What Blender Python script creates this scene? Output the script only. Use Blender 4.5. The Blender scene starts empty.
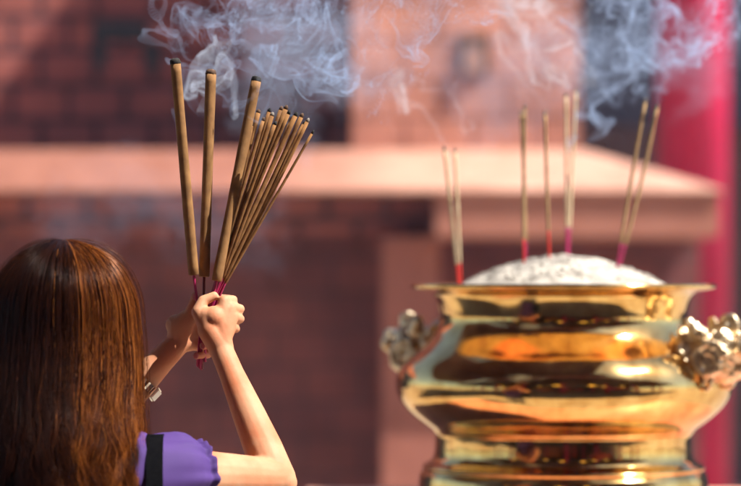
import bpy, bmesh, math, random
import numpy as np
from mathutils import Vector, Matrix, Quaternion
from mathutils import noise as mnoise

R = math.radians
PI = math.pi
S = bpy.context.scene
COL = S.collection

# ------------------------------------------------------------------ camera
F = 2732.0                        # focal length in photo pixels (741 wide)
CAM_H = 1.5
CAM_Y = -1.5
TILT = math.atan(37.0 / F)
cd = bpy.data.cameras.new('camera')
cam = bpy.data.objects.new('camera', cd); COL.objects.link(cam)
cam.location = (0, CAM_Y, CAM_H); cam.rotation_euler = (R(90) + TILT, 0, 0)
cd.sensor_fit = 'HORIZONTAL'; cd.sensor_width = 36.0; cd.lens = 36.0 * F / 741.0
cd.clip_start = 0.1; cd.clip_end = 400
cd.dof.use_dof = True; cd.dof.focus_distance = 4.68; cd.dof.aperture_fstop = 2.35
S.camera = cam

def P(px, py, d):
    """the world point on the plane y = d (metres) seen at a photo pixel"""
    x = (px - 370.5) / F; z = (243.0 - py) / F
    ct, st = math.cos(TILT), math.sin(TILT)
    v = Vector((x, ct - z * st, st + z * ct))
    return Vector((0, CAM_Y, CAM_H)) + v * ((d - CAM_Y) / v.y)

# ------------------------------------------------------------------ light
SUN = Vector((0.57, -0.16, 0.80)).normalized()
w = bpy.data.worlds.new('World'); S.world = w; w.use_nodes = True
nt = w.node_tree; bg = nt.nodes['Background']
sky = nt.nodes.new('ShaderNodeTexSky'); sky.sky_type = 'NISHITA'; sky.sun_disc = False
sky.sun_elevation = math.asin(SUN.z); sky.sun_rotation = math.atan2(SUN.x, SUN.y)
nt.links.new(sky.outputs[0], bg.inputs[0]); bg.inputs[1].default_value = 0.07
ld = bpy.data.lights.new('sun', 'SUN'); ld.energy = 5.0; ld.angle = R(0.5); ld.color = (1.0, 0.93, 0.82)
sun = bpy.data.objects.new('sun', ld); COL.objects.link(sun)
sun.rotation_euler = (-SUN).to_track_quat('-Z', 'Y').to_euler()
S.view_settings.view_transform = 'Standard'; S.view_settings.look = 'None'
S.view_settings.gamma = 1; S.view_settings.use_curve_mapping = False
S.view_settings.exposure = 1.1
cy = S.cycles
S.render.engine = 'CYCLES'
cy.use_denoising = True; cy.use_adaptive_sampling = True; cy.adaptive_threshold = 0.035
cy.max_bounces = 8; cy.volume_bounces = 1; cy.transparent_max_bounces = 16
cy.volume_step_rate = 1.0; cy.volume_max_steps = 512
cy.caustics_reflective = False; cy.caustics_refractive = False
cy.sample_clamp_indirect = 6

# ------------------------------------------------------------------ helpers
def tag(o, label=None, cat=None, group=None, kind=None):
    if label: o['label'] = label
    if cat: o['category'] = cat
    if group: o['group'] = group
    if kind: o['kind'] = kind
    return o

def thing(name, label, cat, loc=(0, 0, 0), group=None):
    o = bpy.data.objects.new(name, None); COL.objects.link(o)
    o.location = loc; o.empty_display_size = 0.05
    return tag(o, label, cat, group)

def link(name, me, mat, parent=None, smooth=True):
    o = bpy.data.objects.new(name, me); COL.objects.link(o)
    if mat is not None:
        me.materials.clear(); me.materials.append(mat)
    if smooth:
        me.polygons.foreach_set('use_smooth', [True] * len(me.polygons))
    if parent is not None:
        o.parent = parent
        o.matrix_parent_inverse = Matrix.Translation(-parent.location)
    return o

def obj(name, bm, mat, parent=None, smooth=True):
    bmesh.ops.recalc_face_normals(bm, faces=bm.faces)
    me = bpy.data.meshes.new(name); bm.to_mesh(me); bm.free()
    return link(name, me, mat, parent, smooth)

def box(bm, x0, x1, y0, y1, z0, z1):
    vs = [bm.verts.new(c) for c in ((x0,y0,z0),(x1,y0,z0),(x1,y1,z0),(x0,y1,z0),(x0,y0,z1),(x1,y0,z1),(x1,y1,z1),(x0,y1,z1))]
    for f in ((0,3,2,1),(4,5,6,7),(0,1,5,4),(1,2,6,5),(2,3,7,6),(3,0,4,7)):
        bm.faces.new([vs[i] for i in f])

def tube(bm, pts, radii, n=10, cap=True, flat=1.0, up=None):
    """lofted tube through pts"""
    rings = []
    pts = [Vector(p) for p in pts]
    prev = None
    for i, p in enumerate(pts):
        t = (pts[min(i+1, len(pts)-1)] - pts[max(i-1, 0)]).normalized()
        if prev is None:
            a = Vector(up) if up else (Vector((0,0,1)) if abs(t.z) < 0.9 else Vector((1,0,0)))
        else: a = prev
        a = (a - t * a.dot(t)).normalized(); b = t.cross(a); prev = a
        r = radii[i] if hasattr(radii, '__len__') else radii
        rings.append([bm.verts.new(p + a * (r * math.cos(2*PI*k/n)) + b * (r * flat * math.sin(2*PI*k/n))) for k in range(n)])
    for i in range(len(rings)-1):
        for k in range(n):
            bm.faces.new((rings[i][k], rings[i][(k+1) % n], rings[i+1][(k+1) % n], rings[i+1][k]))
    if cap:
        bm.faces.new(rings[0][::-1]); bm.faces.new(rings[-1])
    return rings

def ball(bm, c, r, scale=(1,1,1), rot=None, u=20, v=14):
    m = Matrix.Translation(Vector(c))
    if rot is not None: m = m @ rot
    m = m @ Matrix.Diagonal((r*scale[0], r*scale[1], r*scale[2], 1))
    bmesh.ops.create_uvsphere(bm, u_segments=u, v_segments=v, radius=1, matrix=m)

def bone(bm, a, ra, b, rb, n=18):
    """a tapered capsule between two joints"""
    a = Vector(a); b = Vector(b)
    ball(bm, a, ra, u=n, v=12); ball(bm, b, rb, u=n, v=12)
    d = (b - a)
    q = d.to_track_quat('Z', 'Y').to_matrix().to_4x4()
    m = Matrix.Translation((a + b) / 2) @ q
    bmesh.ops.create_cone(bm, cap_ends=True, segments=n, radius1=ra, radius2=rb, depth=d.length, matrix=m)

def chain(bm, pts, rad, n=18):
    for i in range(len(pts)-1): bone(bm, pts[i], rad[i], pts[i+1], rad[i+1], n)

def torus(bm, c, axis, Rm, r, nu=28, nv=10, arc=2*PI, grow=0.0):
    q = Vector(axis).to_track_quat('Z', 'Y').to_matrix()
    pts, rr = [], []
    for i in range(nu+1):
        a = arc * i / nu; k = 1 - grow * i / nu
        pts.append(Vector(c) + q @ Vector((Rm*k*math.cos(a), Rm*k*math.sin(a), 0))); rr.append(r * (0.5 + 0.5*k))
    tube(bm, pts, rr, nv)

def fuse(name, bm, mat, parent, voxel, smooth_it=6, factor=0.5):
    """union of closed pieces as one continuous surface"""
    bmesh.ops.recalc_face_normals(bm, faces=bm.faces)
    me = bpy.data.meshes.new(name); bm.to_mesh(me); bm.free()
    o = bpy.data.objects.new(name, me); COL.objects.link(o)
    m = o.modifiers.new('remesh', 'REMESH'); m.mode = 'VOXEL'; m.voxel_size = voxel; m.use_smooth_shade = True
    if smooth_it:
        s = o.modifiers.new('smooth', 'SMOOTH'); s.factor = factor; s.iterations = smooth_it
    dg = bpy.context.evaluated_depsgraph_get(); dg.update()
    me2 = bpy.data.meshes.new_from_object(o.evaluated_get(dg))
    bpy.data.objects.remove(o)
    me2.name = name
    return link(name, me2, mat, parent)

def raw_mesh(name, verts, faces_flat, nper, mat, parent=None, attr=None):
    me = bpy.data.meshes.new(name)
    nv = len(verts); nf = len(faces_flat) // nper
    me.vertices.add(nv); me.vertices.foreach_set('co', np.ascontiguousarray(verts, dtype=np.float32).ravel())
    me.loops.add(nf*nper); me.loops.foreach_set('vertex_index', np.ascontiguousarray(faces_flat, dtype=np.int32))
    me.polygons.add(nf); me.polygons.foreach_set('loop_start', np.arange(0, nf*nper, nper, dtype=np.int32))
    me.update(calc_edges=True)
    if attr is not None:
        a = me.attributes.new('tone', 'FLOAT', 'POINT'); a.data.foreach_set('value', attr.astype(np.float32))
    return link(name, me, mat, parent)

# ------------------------------------------------------------------ materials
def mat(name, base=(0.5,0.5,0.5), rough=0.6, metal=0.0, **kw):
    m = bpy.data.materials.new(name); m.use_nodes = True
    b = m.node_tree.nodes['Principled BSDF']
    b.inputs['Base Color'].default_value = (*base, 1); b.inputs['Roughness'].default_value = rough
    b.inputs['Metallic'].default_value = metal
    for k, v in kw.items(): b.inputs[k.replace('_', ' ')].default_value = v
    return m

def N(m, t, **kw):
    n = m.node_tree.nodes.new(t)
    for k, v in kw.items(): setattr(n, k, v)
    return n
def L(m, a, b): m.node_tree.links.new(a, b)
def bsdf(m): return m.node_tree.nodes['Principled BSDF']

def noisy(m, c1, c2, scale=20, detail=6, lo=0.3, hi=0.7, coord='Object', bump=0.0, bdist=0.002, rough=None, stretch=None, bscale=None):
    tc = N(m, 'ShaderNodeTexCoord'); src = tc.outputs[coord]
    if stretch:
        mp = N(m, 'ShaderNodeMapping'); mp.inputs['Scale'].default_value = stretch; L(m, src, mp.inputs[0]); src = mp.outputs[0]
    n = N(m, 'ShaderNodeTexNoise'); n.inputs['Scale'].default_value = scale; n.inputs['Detail'].default_value = detail
    L(m, src, n.inputs['Vector'])
    r = N(m, 'ShaderNodeValToRGB'); r.color_ramp.elements[0].position = lo; r.color_ramp.elements[1].position = hi
    r.color_ramp.elements[0].color = (*c1, 1); r.color_ramp.elements[1].color = (*c2, 1)
    L(m, n.outputs[0], r.inputs[0]); L(m, r.outputs[0], bsdf(m).inputs['Base Color'])
    if bump:
        n2 = n
        if bscale:
            n2 = N(m, 'ShaderNodeTexNoise'); n2.inputs['Scale'].default_value = bscale; n2.inputs['Detail'].default_value = 5
            L(m, src, n2.inputs['Vector'])
        b = N(m, 'ShaderNodeBump'); b.inputs['Strength'].default_value = bump; b.inputs['Distance'].default_value = bdist
        L(m, n2.outputs[0], b.inputs['Height']); L(m, b.outputs[0], bsdf(m).inputs['Normal'])
    if rough:
        mr = N(m, 'ShaderNodeMapRange'); mr.inputs[3].default_value = rough[0]; mr.inputs[4].default_value = rough[1]
        L(m, n.outputs[0], mr.inputs[0]); L(m, mr.outputs[0], bsdf(m).inputs['Roughness'])
    return m

def brick_mat(name, c1, c2, mortar, bw=0.26, rh=0.16, ms=0.012, axis='xz'):
    m = mat(name, rough=0.85)
    g = N(m, 'ShaderNodeNewGeometry'); sx = N(m, 'ShaderNodeSeparateXYZ'); L(m, g.outputs['Position'], sx.inputs[0])
    add = N(m, 'ShaderNodeMath', operation='ADD'); L(m, sx.outputs['X'], add.inputs[0]); L(m, sx.outputs['Y'], add.inputs[1])
    cb = N(m, 'ShaderNodeCombineXYZ'); L(m, add.outputs[0], cb.inputs['X']); L(m, sx.outputs['Z'], cb.inputs['Y'])
    bt = N(m, 'ShaderNodeTexBrick'); L(m, cb.outputs[0], bt.inputs['Vector'])
    bt.inputs['Scale'].default_value = 1; bt.inputs['Brick Width'].default_value = bw; bt.inputs['Row Height'].default_value = rh
    bt.inputs['Mortar Size'].default_value = ms; bt.inputs['Mortar Smooth'].default_value = 0.3
    bt.inputs['Color1'].default_value = (*c1, 1); bt.inputs['Color2'].default_value = (*c2, 1); bt.inputs['Mortar'].default_value = (*mortar, 1)
    n = N(m, 'ShaderNodeTexNoise'); n.inputs['Scale'].default_value = 3.0; n.inputs['Detail'].default_value = 8; L(m, g.outputs['Position'], n.inputs['Vector'])
    mx = N(m, 'ShaderNodeMix', data_type='RGBA', blend_type='MULTIPLY'); mx.inputs[0].default_value = 0.75
    rp = N(m, 'ShaderNodeValToRGB'); rp.color_ramp.elements[0].position = 0.3; rp.color_ramp.elements[1].position = 0.7
    rp.color_ramp.elements[0].color = (0.45, 0.42, 0.42, 1); rp.color_ramp.elements[1].color = (1.15, 1.15, 1.15, 1)
    L(m, n.outputs[0], rp.inputs[0]); L(m, bt.outputs[0], mx.inputs[6]); L(m, rp.outputs[0], mx.inputs[7])
    L(m, mx.outputs[2], bsdf(m).inputs['Base Color'])
    b = N(m, 'ShaderNodeBump'); b.inputs['Strength'].default_value = 0.6; b.inputs['Distance'].default_value = 0.01
    iv = N(m, 'ShaderNodeMath', operation='SUBTRACT'); iv.inputs[0].default_value = 1; L(m, bt.outputs['Fac'], iv.inputs[1])
    L(m, iv.outputs[0], b.inputs['Height']); L(m, b.outputs[0], bsdf(m).inputs['Normal'])
    return m

M = {}
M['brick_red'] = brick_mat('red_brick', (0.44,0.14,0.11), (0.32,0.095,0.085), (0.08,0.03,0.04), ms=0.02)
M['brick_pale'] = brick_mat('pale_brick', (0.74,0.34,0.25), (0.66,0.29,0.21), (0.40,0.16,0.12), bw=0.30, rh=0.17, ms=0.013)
M['brick_low'] = brick_mat('dark_red_brick', (0.24,0.075,0.065), (0.19,0.058,0.056), (0.12,0.045,0.048), ms=0.010)  # darker red brick with faint joints for the lower and recessed walls
M['pier'] = noisy(mat('pier_brick', rough=0.85), (0.33,0.115,0.085), (0.42,0.155,0.115), scale=5)
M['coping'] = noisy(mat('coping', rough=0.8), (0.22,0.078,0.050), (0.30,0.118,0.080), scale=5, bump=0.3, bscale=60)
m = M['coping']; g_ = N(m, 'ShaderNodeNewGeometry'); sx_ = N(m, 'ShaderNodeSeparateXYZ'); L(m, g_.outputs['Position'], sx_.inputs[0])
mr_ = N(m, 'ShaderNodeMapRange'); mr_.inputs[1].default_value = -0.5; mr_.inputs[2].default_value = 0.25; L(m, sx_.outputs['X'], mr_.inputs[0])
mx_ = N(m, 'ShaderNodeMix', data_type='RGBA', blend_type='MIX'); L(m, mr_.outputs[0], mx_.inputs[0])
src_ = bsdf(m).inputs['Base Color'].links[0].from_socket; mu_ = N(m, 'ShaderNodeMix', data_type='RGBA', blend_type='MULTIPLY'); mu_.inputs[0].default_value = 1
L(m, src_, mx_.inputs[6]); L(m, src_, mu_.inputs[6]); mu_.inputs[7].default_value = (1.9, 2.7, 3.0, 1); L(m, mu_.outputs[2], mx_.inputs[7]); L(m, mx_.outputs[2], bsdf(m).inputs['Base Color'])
M['ledge'] = noisy(mat('ledge', rough=0.8), (0.40,0.15,0.105), (0.50,0.21,0.15), scale=4, bump=0.3, bscale=60)
M['vent_dark'] = noisy(mat('vent_dark', rough=0.9), (0.02,0.03,0.035), (0.05,0.06,0.065), scale=8)
M['pillar'] = noisy(mat('red_lacquer', rough=0.5), (0.48,0.009,0.065), (0.58,0.015,0.09), scale=3)
bsdf(M['pillar']).inputs['Specular IOR Level'].default_value = 0.2
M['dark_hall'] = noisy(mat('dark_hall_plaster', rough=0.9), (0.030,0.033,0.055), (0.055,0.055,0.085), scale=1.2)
M['paving'] = noisy(mat('paving', rough=0.8), (0.30,0.24,0.18), (0.42,0.35,0.27), scale=2.5, bump=0.3, bscale=50)
M['table'] = noisy(mat('table_lacquer', rough=0.4), (0.58,0.24,0.17), (0.68,0.32,0.22), scale=6)
M['wood'] = noisy(mat('dark_wood', rough=0.6), (0.05,0.018,0.012), (0.10,0.035,0.02), scale=6)
M['rooftile'] = noisy(mat('roof_tile', rough=0.6), (0.30,0.07,0.02), (0.42,0.12,0.03), scale=14)
M['yellow'] = mat('yellow_paper', (0.85,0.50,0.06), 0.6, Emission_Color=(1.0,0.66,0.14,1), Emission_Strength=1.6)
M['redcloth'] = mat('red_cloth', (0.65,0.05,0.03), 0.7)
M['orangecloth'] = mat('orange_cloth', (0.75,0.22,0.03), 0.7)

# brass: polished, with faint dents, fingerprints and tarnish
m = M['brass'] = mat('polished_brass', (0.88,0.57,0.21), 0.1, 1.0)
tc = N(m, 'ShaderNodeTexCoord')
n1 = N(m, 'ShaderNodeTexNoise'); n1.inputs['Scale'].default_value = 7; n1.inputs['Detail'].default_value = 2; L(m, tc.outputs['Object'], n1.inputs['Vector'])
n2 = N(m, 'ShaderNodeTexNoise'); n2.inputs['Scale'].default_value = 24; n2.inputs['Detail'].default_value = 6; L(m, tc.outputs['Object'], n2.inputs['Vector'])
rp = N(m, 'ShaderNodeValToRGB'); rp.color_ramp.elements[0].position = 0.35; rp.color_ramp.elements[1].position = 0.62
rp.color_ramp.elements[0].color = (0.68,0.40,0.13,1); rp.color_ramp.elements[1].color = (0.92,0.63,0.25,1)
L(m, n2.outputs[0], rp.inputs[0]); L(m, rp.outputs[0], bsdf(m).inputs['Base Color'])
mr = N(m, 'ShaderNodeMapRange'); mr.inputs[1].default_value = 0.3; mr.inputs[2].default_value = 0.7; mr.inputs[3].default_value = 0.07; mr.inputs[4].default_value = 0.16
L(m, n2.outputs[0], mr.inputs[0]); L(m, mr.outputs[0], bsdf(m).inputs['Roughness'])
b = N(m, 'ShaderNodeBump'); b.inputs['Strength'].default_value = 0.35; b.inputs['Distance'].default_value = 0.01
L(m, n1.outputs[0], b.inputs['Height']); L(m, b.outputs[0], bsdf(m).inputs['Normal'])

M['bronze'] = noisy(mat('aged_brass', rough=0.25, metal=1.0), (0.46,0.31,0.17), (0.92,0.78,0.56), scale=30, lo=0.35, hi=0.6, bump=0.4, bscale=120, bdist=0.002, rough=(0.28,0.48))

# ash: coarse pale clumps, a few scorched spots
m = M['ash'] = noisy(mat('ash', rough=0.95), (0.20,0.18,0.16), (0.54,0.50,0.45), scale=22, detail=10, lo=0.30, hi=0.60, bump=0.8, bscale=130, bdist=0.005)
M['joss'] = noisy(mat('joss_coating', rough=0.85), (0.185,0.088,0.028), (0.34,0.172,0.060), scale=40, detail=6, bump=0.5, bscale=300, bdist=0.0008)
M['joss_thin'] = noisy(mat('thin_joss_coating', rough=0.85), (0.16,0.066,0.017), (0.33,0.155,0.046), scale=60, detail=6, bump=0.5, bscale=400, bdist=0.0005)
M['joss_pale'] = noisy(mat('pale_joss_coating', rough=0.85), (0.60,0.44,0.27), (0.74,0.58,0.38), scale=60, detail=5)
M['joss_tan'] = noisy(mat('tan_joss_coating', rough=0.85), (0.36,0.22,0.10), (0.52,0.34,0.17), scale=60, detail=5)
M['brown_tip'] = noisy(mat('scorched_brown', rough=0.9), (0.05,0.025,0.014), (0.14,0.075,0.045), scale=90)
M['char'] = noisy(mat('char', rough=0.9), (0.008,0.008,0.009), (0.03,0.026,0.024), scale=200)
M['ash_tip'] = mat('ash_tip', (0.22,0.19,0.17), 0.95)
M['stem_magenta'] = mat('magenta_stem', (0.40,0.015,0.11), 0.5)
M['stem_red'] = mat('red_stem', (0.70,0.03,0.02), 0.5)
M['stem_plum'] = mat('plum_stem', (0.16,0.012,0.04), 0.5)

m = M['skin'] = noisy(mat('skin', rough=0.62), (0.54,0.265,0.150), (0.60,0.31,0.185), scale=28, detail=6, bump=0.35, bscale=260, bdist=0.0007)
bsdf(m).inputs['Specular IOR Level'].default_value = 0.35
tc_ = N(m, 'ShaderNodeTexCoord'); nn_ = N(m, 'ShaderNodeTexNoise'); nn_.inputs['Scale'].default_value = 16; nn_.inputs['Detail'].default_value = 5; L(m, tc_.outputs['Object'], nn_.inputs['Vector'])
rr_ = N(m, 'ShaderNodeValToRGB'); rr_.color_ramp.elements[0].position = 0.38; rr_.color_ramp.elements[1].position = 0.62
rr_.color_ramp.elements[0].color = (1.0, 0.72, 0.62, 1); rr_.color_ramp.elements[1].color = (1, 1, 1, 1); L(m, nn_.outputs[0], rr_.inputs[0])
mu_ = N(m, 'ShaderNodeMix', data_type='RGBA', blend_type='MULTIPLY'); mu_.inputs[0].default_value = 1
L(m, bsdf(m).inputs['Base Color'].links[0].from_socket, mu_.inputs[6]); L(m, rr_.outputs[0], mu_.inputs[7]); L(m, mu_.outputs[2], bsdf(m).inputs['Base Color'])
bsdf(m).inputs['Subsurface Weight'].default_value = 0.09
bsdf(m).inputs['Subsurface Radius'].default_value = (1.0, 0.35, 0.2)
bsdf(m).inputs['Subsurface Scale'].default_value = 0.008
M['nail'] = mat('nail', (0.62,0.20,0.22), 0.25)

m = M['blouse'] = noisy(mat('purple_cotton', rough=0.8), (0.050,0.018,0.15), (0.070,0.026,0.195), scale=12, bump=0.25, bscale=420, bdist=0.0006)
M['trousers'] = noisy(mat('dark_denim', rough=0.9), (0.02,0.025,0.05), (0.035,0.04,0.08), scale=40)
M['black_strap'] = noisy(mat('black_webbing', rough=0.7), (0.003,0.003,0.004), (0.007,0.007,0.008), scale=200)
bsdf(M['black_strap']).inputs['Specular IOR Level'].default_value = 0.0
M['shoe'] = mat('black_leather', (0.012,0.012,0.012), 0.4)
M['silver'] = mat('silver', (0.80,0.78,0.74), 0.18, 1.0)
M['dial'] = mat('white_dial', (0.85,0.85,0.84), 0.15)
M['eye'] = mat('eye_white', (0.8,0.8,0.78), 0.2)

# hair: dark brown to copper by strand 'tone', part random, part painted sun and shade
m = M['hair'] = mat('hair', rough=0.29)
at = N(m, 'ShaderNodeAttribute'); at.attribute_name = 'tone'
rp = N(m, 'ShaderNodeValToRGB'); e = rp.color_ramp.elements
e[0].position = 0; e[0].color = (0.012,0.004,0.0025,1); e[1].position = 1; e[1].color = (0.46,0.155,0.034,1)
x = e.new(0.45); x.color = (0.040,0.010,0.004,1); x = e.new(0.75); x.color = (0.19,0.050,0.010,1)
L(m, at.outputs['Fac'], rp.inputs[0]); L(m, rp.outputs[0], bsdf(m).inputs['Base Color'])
bsdf(m).inputs['Specular IOR Level'].default_value = 0.55
L(m, rp.outputs[0], bsdf(m).inputs['Specular Tint'])
tr = N(m, 'ShaderNodeBsdfTranslucent'); L(m, rp.outputs[0], tr.inputs[0])
ms = N(m, 'ShaderNodeMixShader'); ms.inputs[0].default_value = 0.16
L(m, bsdf(m).outputs[0], ms.inputs[1]); L(m, tr.outputs[0], ms.inputs[2])
L(m, ms.outputs[0], m.node_tree.nodes['Material Output'].inputs[0])
M['hair_under'] = mat('hair_under', (0.012,0.005,0.003), 0.8)

# ------------------------------------------------------------------ setting
bm = bmesh.new(); box(bm, -120, 120, -120, 160, -0.3, 0.0)
tag(obj('ground', bm, M['paving'], smooth=False), kind='structure')

# brick furnace: sloping coping, upper tower and lower wall
D = 10.0
def wx(px, d): return P(px, 243, d).x
def wz(py, d): return P(370, py, d).z
furn = thing('brick_furnace', 'large red and pale brick furnace with a sloping pink ledge, behind the urn', 'furnace', (wx(200, 10.6), 10.6, 0))
jut = 0.45
zl0, zl1, ztop = wz(236, D), wz(193, D), wz(149, D+0.42)
xr, xm, xl = wx(719, D), wx(436, D), wx(-420, D+jut)
# slab under the coping (right slab juts forward of the left one)
bm = bmesh.new(); box(bm, xm, xr, D, D+2.2, zl0, zl1); obj('ledge_slab', bm, M['ledge'], furn, smooth=False)
bm = bmesh.new(); box(bm, xl, xm-0.003, D+jut-0.12, D+2.2, wz(234, D+jut), zl1); obj('ledge_slab', bm, M['brick_red'], furn, smooth=False)
# sloping coping, hipped at its right end
tx0, tx1, ty = wx(352, D+0.5), wx(584, D+0.42), D+0.42
bm = bmesh.new()
def poly(bm, pts):
    return bm.faces.new([bm.verts.new(p) for p in pts])
e0 = 0.012
A = [(xl, D-0.02, zl1+e0), (xr+0.02, D-0.02, zl1+e0), (xr+0.02, D+2.2, zl1+e0), (xl, D+2.2, zl1+e0)]
B = [(xl, ty+0.05, ztop), (tx1, ty+0.05, ztop), (tx1, D+2.1, ztop), (xl, D+2.1, ztop)]
lo_ = [bm.verts.new((p[0], p[1], p[2])) for p in A]; ll = [bm.verts.new((p[0], p[1], p[2]-0.01)) for p in A]
up_ = [bm.verts.new(p) for p in B]
for i in range(4):
    j = (i+1) % 4
    bm.faces.new((lo_[i], lo_[j], up_[j], up_[i])); bm.faces.new((ll[i], ll[j], lo_[j], lo_[i]))
bm.faces.new(up_); bm.faces.new(ll[::-1])
bmesh.ops.subdivide_edges(bm, edges=[e for e in bm.edges if e.calc_length() > 1.5], cuts=14)
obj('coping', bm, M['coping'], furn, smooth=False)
# upper tower: pale right part juts forward, red left part recessed in its shade
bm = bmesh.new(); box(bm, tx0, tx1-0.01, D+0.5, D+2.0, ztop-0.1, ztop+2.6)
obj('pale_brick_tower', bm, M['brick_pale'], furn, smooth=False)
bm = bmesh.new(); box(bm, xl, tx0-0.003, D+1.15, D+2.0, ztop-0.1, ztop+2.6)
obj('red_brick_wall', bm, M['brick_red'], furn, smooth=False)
# vent openings as flat panels, the dark of the recess put into their colour
def vent(px0, px1, py0, py1, d, m_in, frame=None):
    bm = bmesh.new(); box(bm, wx(px0, d), wx(px1, d), d-0.015, d+0.02, wz(py1, d), wz(py0, d))
    v = obj('vent', bm, m_in, furn, smooth=False)
    return v
vent(92, 148, 22, 42, D+1.15, M['vent_dark']); vent(92, 106, 42, 70, D+1.148, M['vent_dark']); vent(144, 160, 42, 72, D+1.146, M['vent_dark'])
fr = vent(458, 489, 36, 74, D+0.5, M['brown_tip'])
bm = bmesh.new(); box(bm, wx(465, D+.48), wx(482, D+.48), D+0.465, D+0.484, wz(72, D+.48), wz(47, D+.48)); obj('pane', bm, M['coping'], fr, smooth=False)
# lower wall and pier
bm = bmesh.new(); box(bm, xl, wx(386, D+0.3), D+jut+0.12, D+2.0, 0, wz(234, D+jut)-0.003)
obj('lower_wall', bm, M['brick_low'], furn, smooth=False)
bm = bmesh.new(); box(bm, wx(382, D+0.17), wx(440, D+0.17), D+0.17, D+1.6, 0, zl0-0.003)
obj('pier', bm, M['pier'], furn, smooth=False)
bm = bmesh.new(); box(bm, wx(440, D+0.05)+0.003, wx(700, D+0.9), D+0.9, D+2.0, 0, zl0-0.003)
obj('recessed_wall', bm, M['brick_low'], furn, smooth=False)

# red lacquered column behind the furnace
cx = (wx(657, 13.0) + wx(729, 13.0)) / 2
col = thing('column', 'tall round crimson lacquered column at right behind the brick furnace', 'column', (cx, 13.0, 0))
rc = (wx(729, 13.0) - wx(657, 13.0)) / 2
bm = bmesh.new(); bmesh.ops.create_cone(bm, cap_ends=True, segments=64, radius1=rc, radius2=rc, depth=6.0, matrix=Matrix.Translation((cx, 13.0, 3.3)))
sh = obj('shaft', bm, M['pillar'], col)
bm = bmesh.new(); tube(bm, [(cx,13.0,0),(cx,13.0,0.12),(cx,13.0,0.2),(cx,13.0,0.3)], [rc*1.5, rc*1.5, rc*1.25, rc*1.15], 40); obj('plinth', bm, M['ledge'], col)

# dark hall far behind
hall = thing('hall_building', 'dark blue-grey temple hall in shade far behind the furnace', 'building', (0, 18, 0))
bm = bmesh.new(); box(bm, -14, 14, 18, 22, 0, 5.2); obj('wall', bm, M['dark_hall'], hall, smooth=False)
bm = bmesh.new()
for s_, zz in ((12.2, 5.2), (12.2, 5.2)): pass
vs = [bm.verts.new(p) for p in ((-16,16.2,4.9),(16,16.2,4.9),(16,20,7.4),(-16,20,7.4),(-16,16.2,5.1),(16,16.2,5.1),(16,20,7.6),(-16,20,7.6))]
for f in ((0,3,2,1),(4,5,6,7),(0,1,5,4),(1,2,6,5),(2,3,7,6),(3,0,4,7)): bm.faces.new([vs[i] for i in f])
obj('roof', bm, M['rooftile'], hall, smooth=False)
for px in (612, 760):
    bm = bmesh.new(); x_ = wx(px, 17.9); box(bm, x_-0.35, x_+0.35, 17.95, 17.99, 0.0, 2.6); obj('door', bm, M['wood'], hall, smooth=False)

# unseen setting built for brass reflections and shade: a hall, added roofs, parasols, lanterns
bh = thing('market_hall', 'open timber hall with red posts and a dark ceiling around the camera', 'building', (0, -12, 0))
bm = bmesh.new(); box(bm, -16, 16, -12.3, -12, 0, 4.3); obj('wall', bm, M['wood'], bh, smooth=False)
bm = bmesh.new(); box(bm, -16, 16, -12.3, 0.9, 4.3, 4.45); obj('ceiling', bm, M['wood'], bh, smooth=False)
for k in range(8):
    bm = bmesh.new(); y_ = 0.2 - k*1.7; box(bm, -16, 16, y_-0.1, y_+0.1, 4.05, 4.297); obj('beam', bm, M['wood'], bh, smooth=False)
bm = bmesh.new(); box(bm, -8.4, 1.7, 0.95, 5.4, 6.0, 6.12); obj('sky_blocker', bm, M['wood'], bh, smooth=False)  # unseen roof added to darken sky reflections, cut short to spare the sun
for k in range(7):
    bm = bmesh.new(); x_ = -8.0 + k*1.55; box(bm, x_-0.08, x_+0.08, 0.95, 5.35, 5.78, 5.997); obj('blocker_rafter', bm, M['wood'], bh, smooth=False)
bm = bmesh.new(); box(bm, -16, -8.403, 0.95, 8.6, 6.0, 6.12); box(bm, -8.4, -2.4, 5.403, 8.6, 6.0, 6.12); obj('side_sky_blocker', bm, M['wood'], bh, smooth=False)  # added extension that darkens the sky mirrored on the urn's left
bm = bmesh.new(); box(bm, -5.4, 2.5, 0.9, 0.945, 4.6, 6.0); obj('gable_panel', bm, M['wood'], bh, smooth=False)
bm = bmesh.new()
vs = [bm.verts.new(p) for p in ((-17,1.0,4.46),(17,1.0,4.46),(17,-6,7.5),(-17,-6,7.5),(-17,1.0,4.6),(17,1.0,4.6),(17,-6,7.7),(-17,-6,7.7))]
for f in ((0,3,2,1),(4,5,6,7),(0,1,5,4),(1,2,6,5),(2,3,7,6),(3,0,4,7)): bm.faces.new([vs[i] for i in f])
obj('roof', bm, M['rooftile'], bh, smooth=False)
for k in range(9):
    for y_ in (-2.2, -8.0):
        bm = bmesh.new(); x_ = -14 + k*3.5; tube(bm, [(x_,y_,0),(x_,y_,4.3)], 0.2, 16); obj('post', bm, M['pillar'], bh)
LR = random.Random(8)
for k in range(9):
    x_ = -8.4 + k*2.1 + LR.uniform(-0.5, 0.5); y_ = -1.6 - LR.uniform(0, 3.2); z_ = 3.3 + LR.uniform(-0.35, 0.2); r_ = LR.uniform(0.11, 0.2)
    ln = thing('paper_lantern', ('leftmost','second','third','fourth','fifth','sixth','seventh','eighth','rightmost')[k] + ' round yellow paper lantern hanging from a beam of the timber hall', 'lantern', (x_, y_, z_), 'lanterns under the hall beams')
    bm = bmesh.new(); ball(bm, (x_,y_,z_), r_, (1,1,1.15)); obj('shade', bm, M['yellow'], ln)
    bm = bmesh.new(); tube(bm, [(x_,y_,z_+r_*1.1),(x_,y_,4.2)], 0.012, 6); obj('cord', bm, M['wood'], ln)
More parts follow.
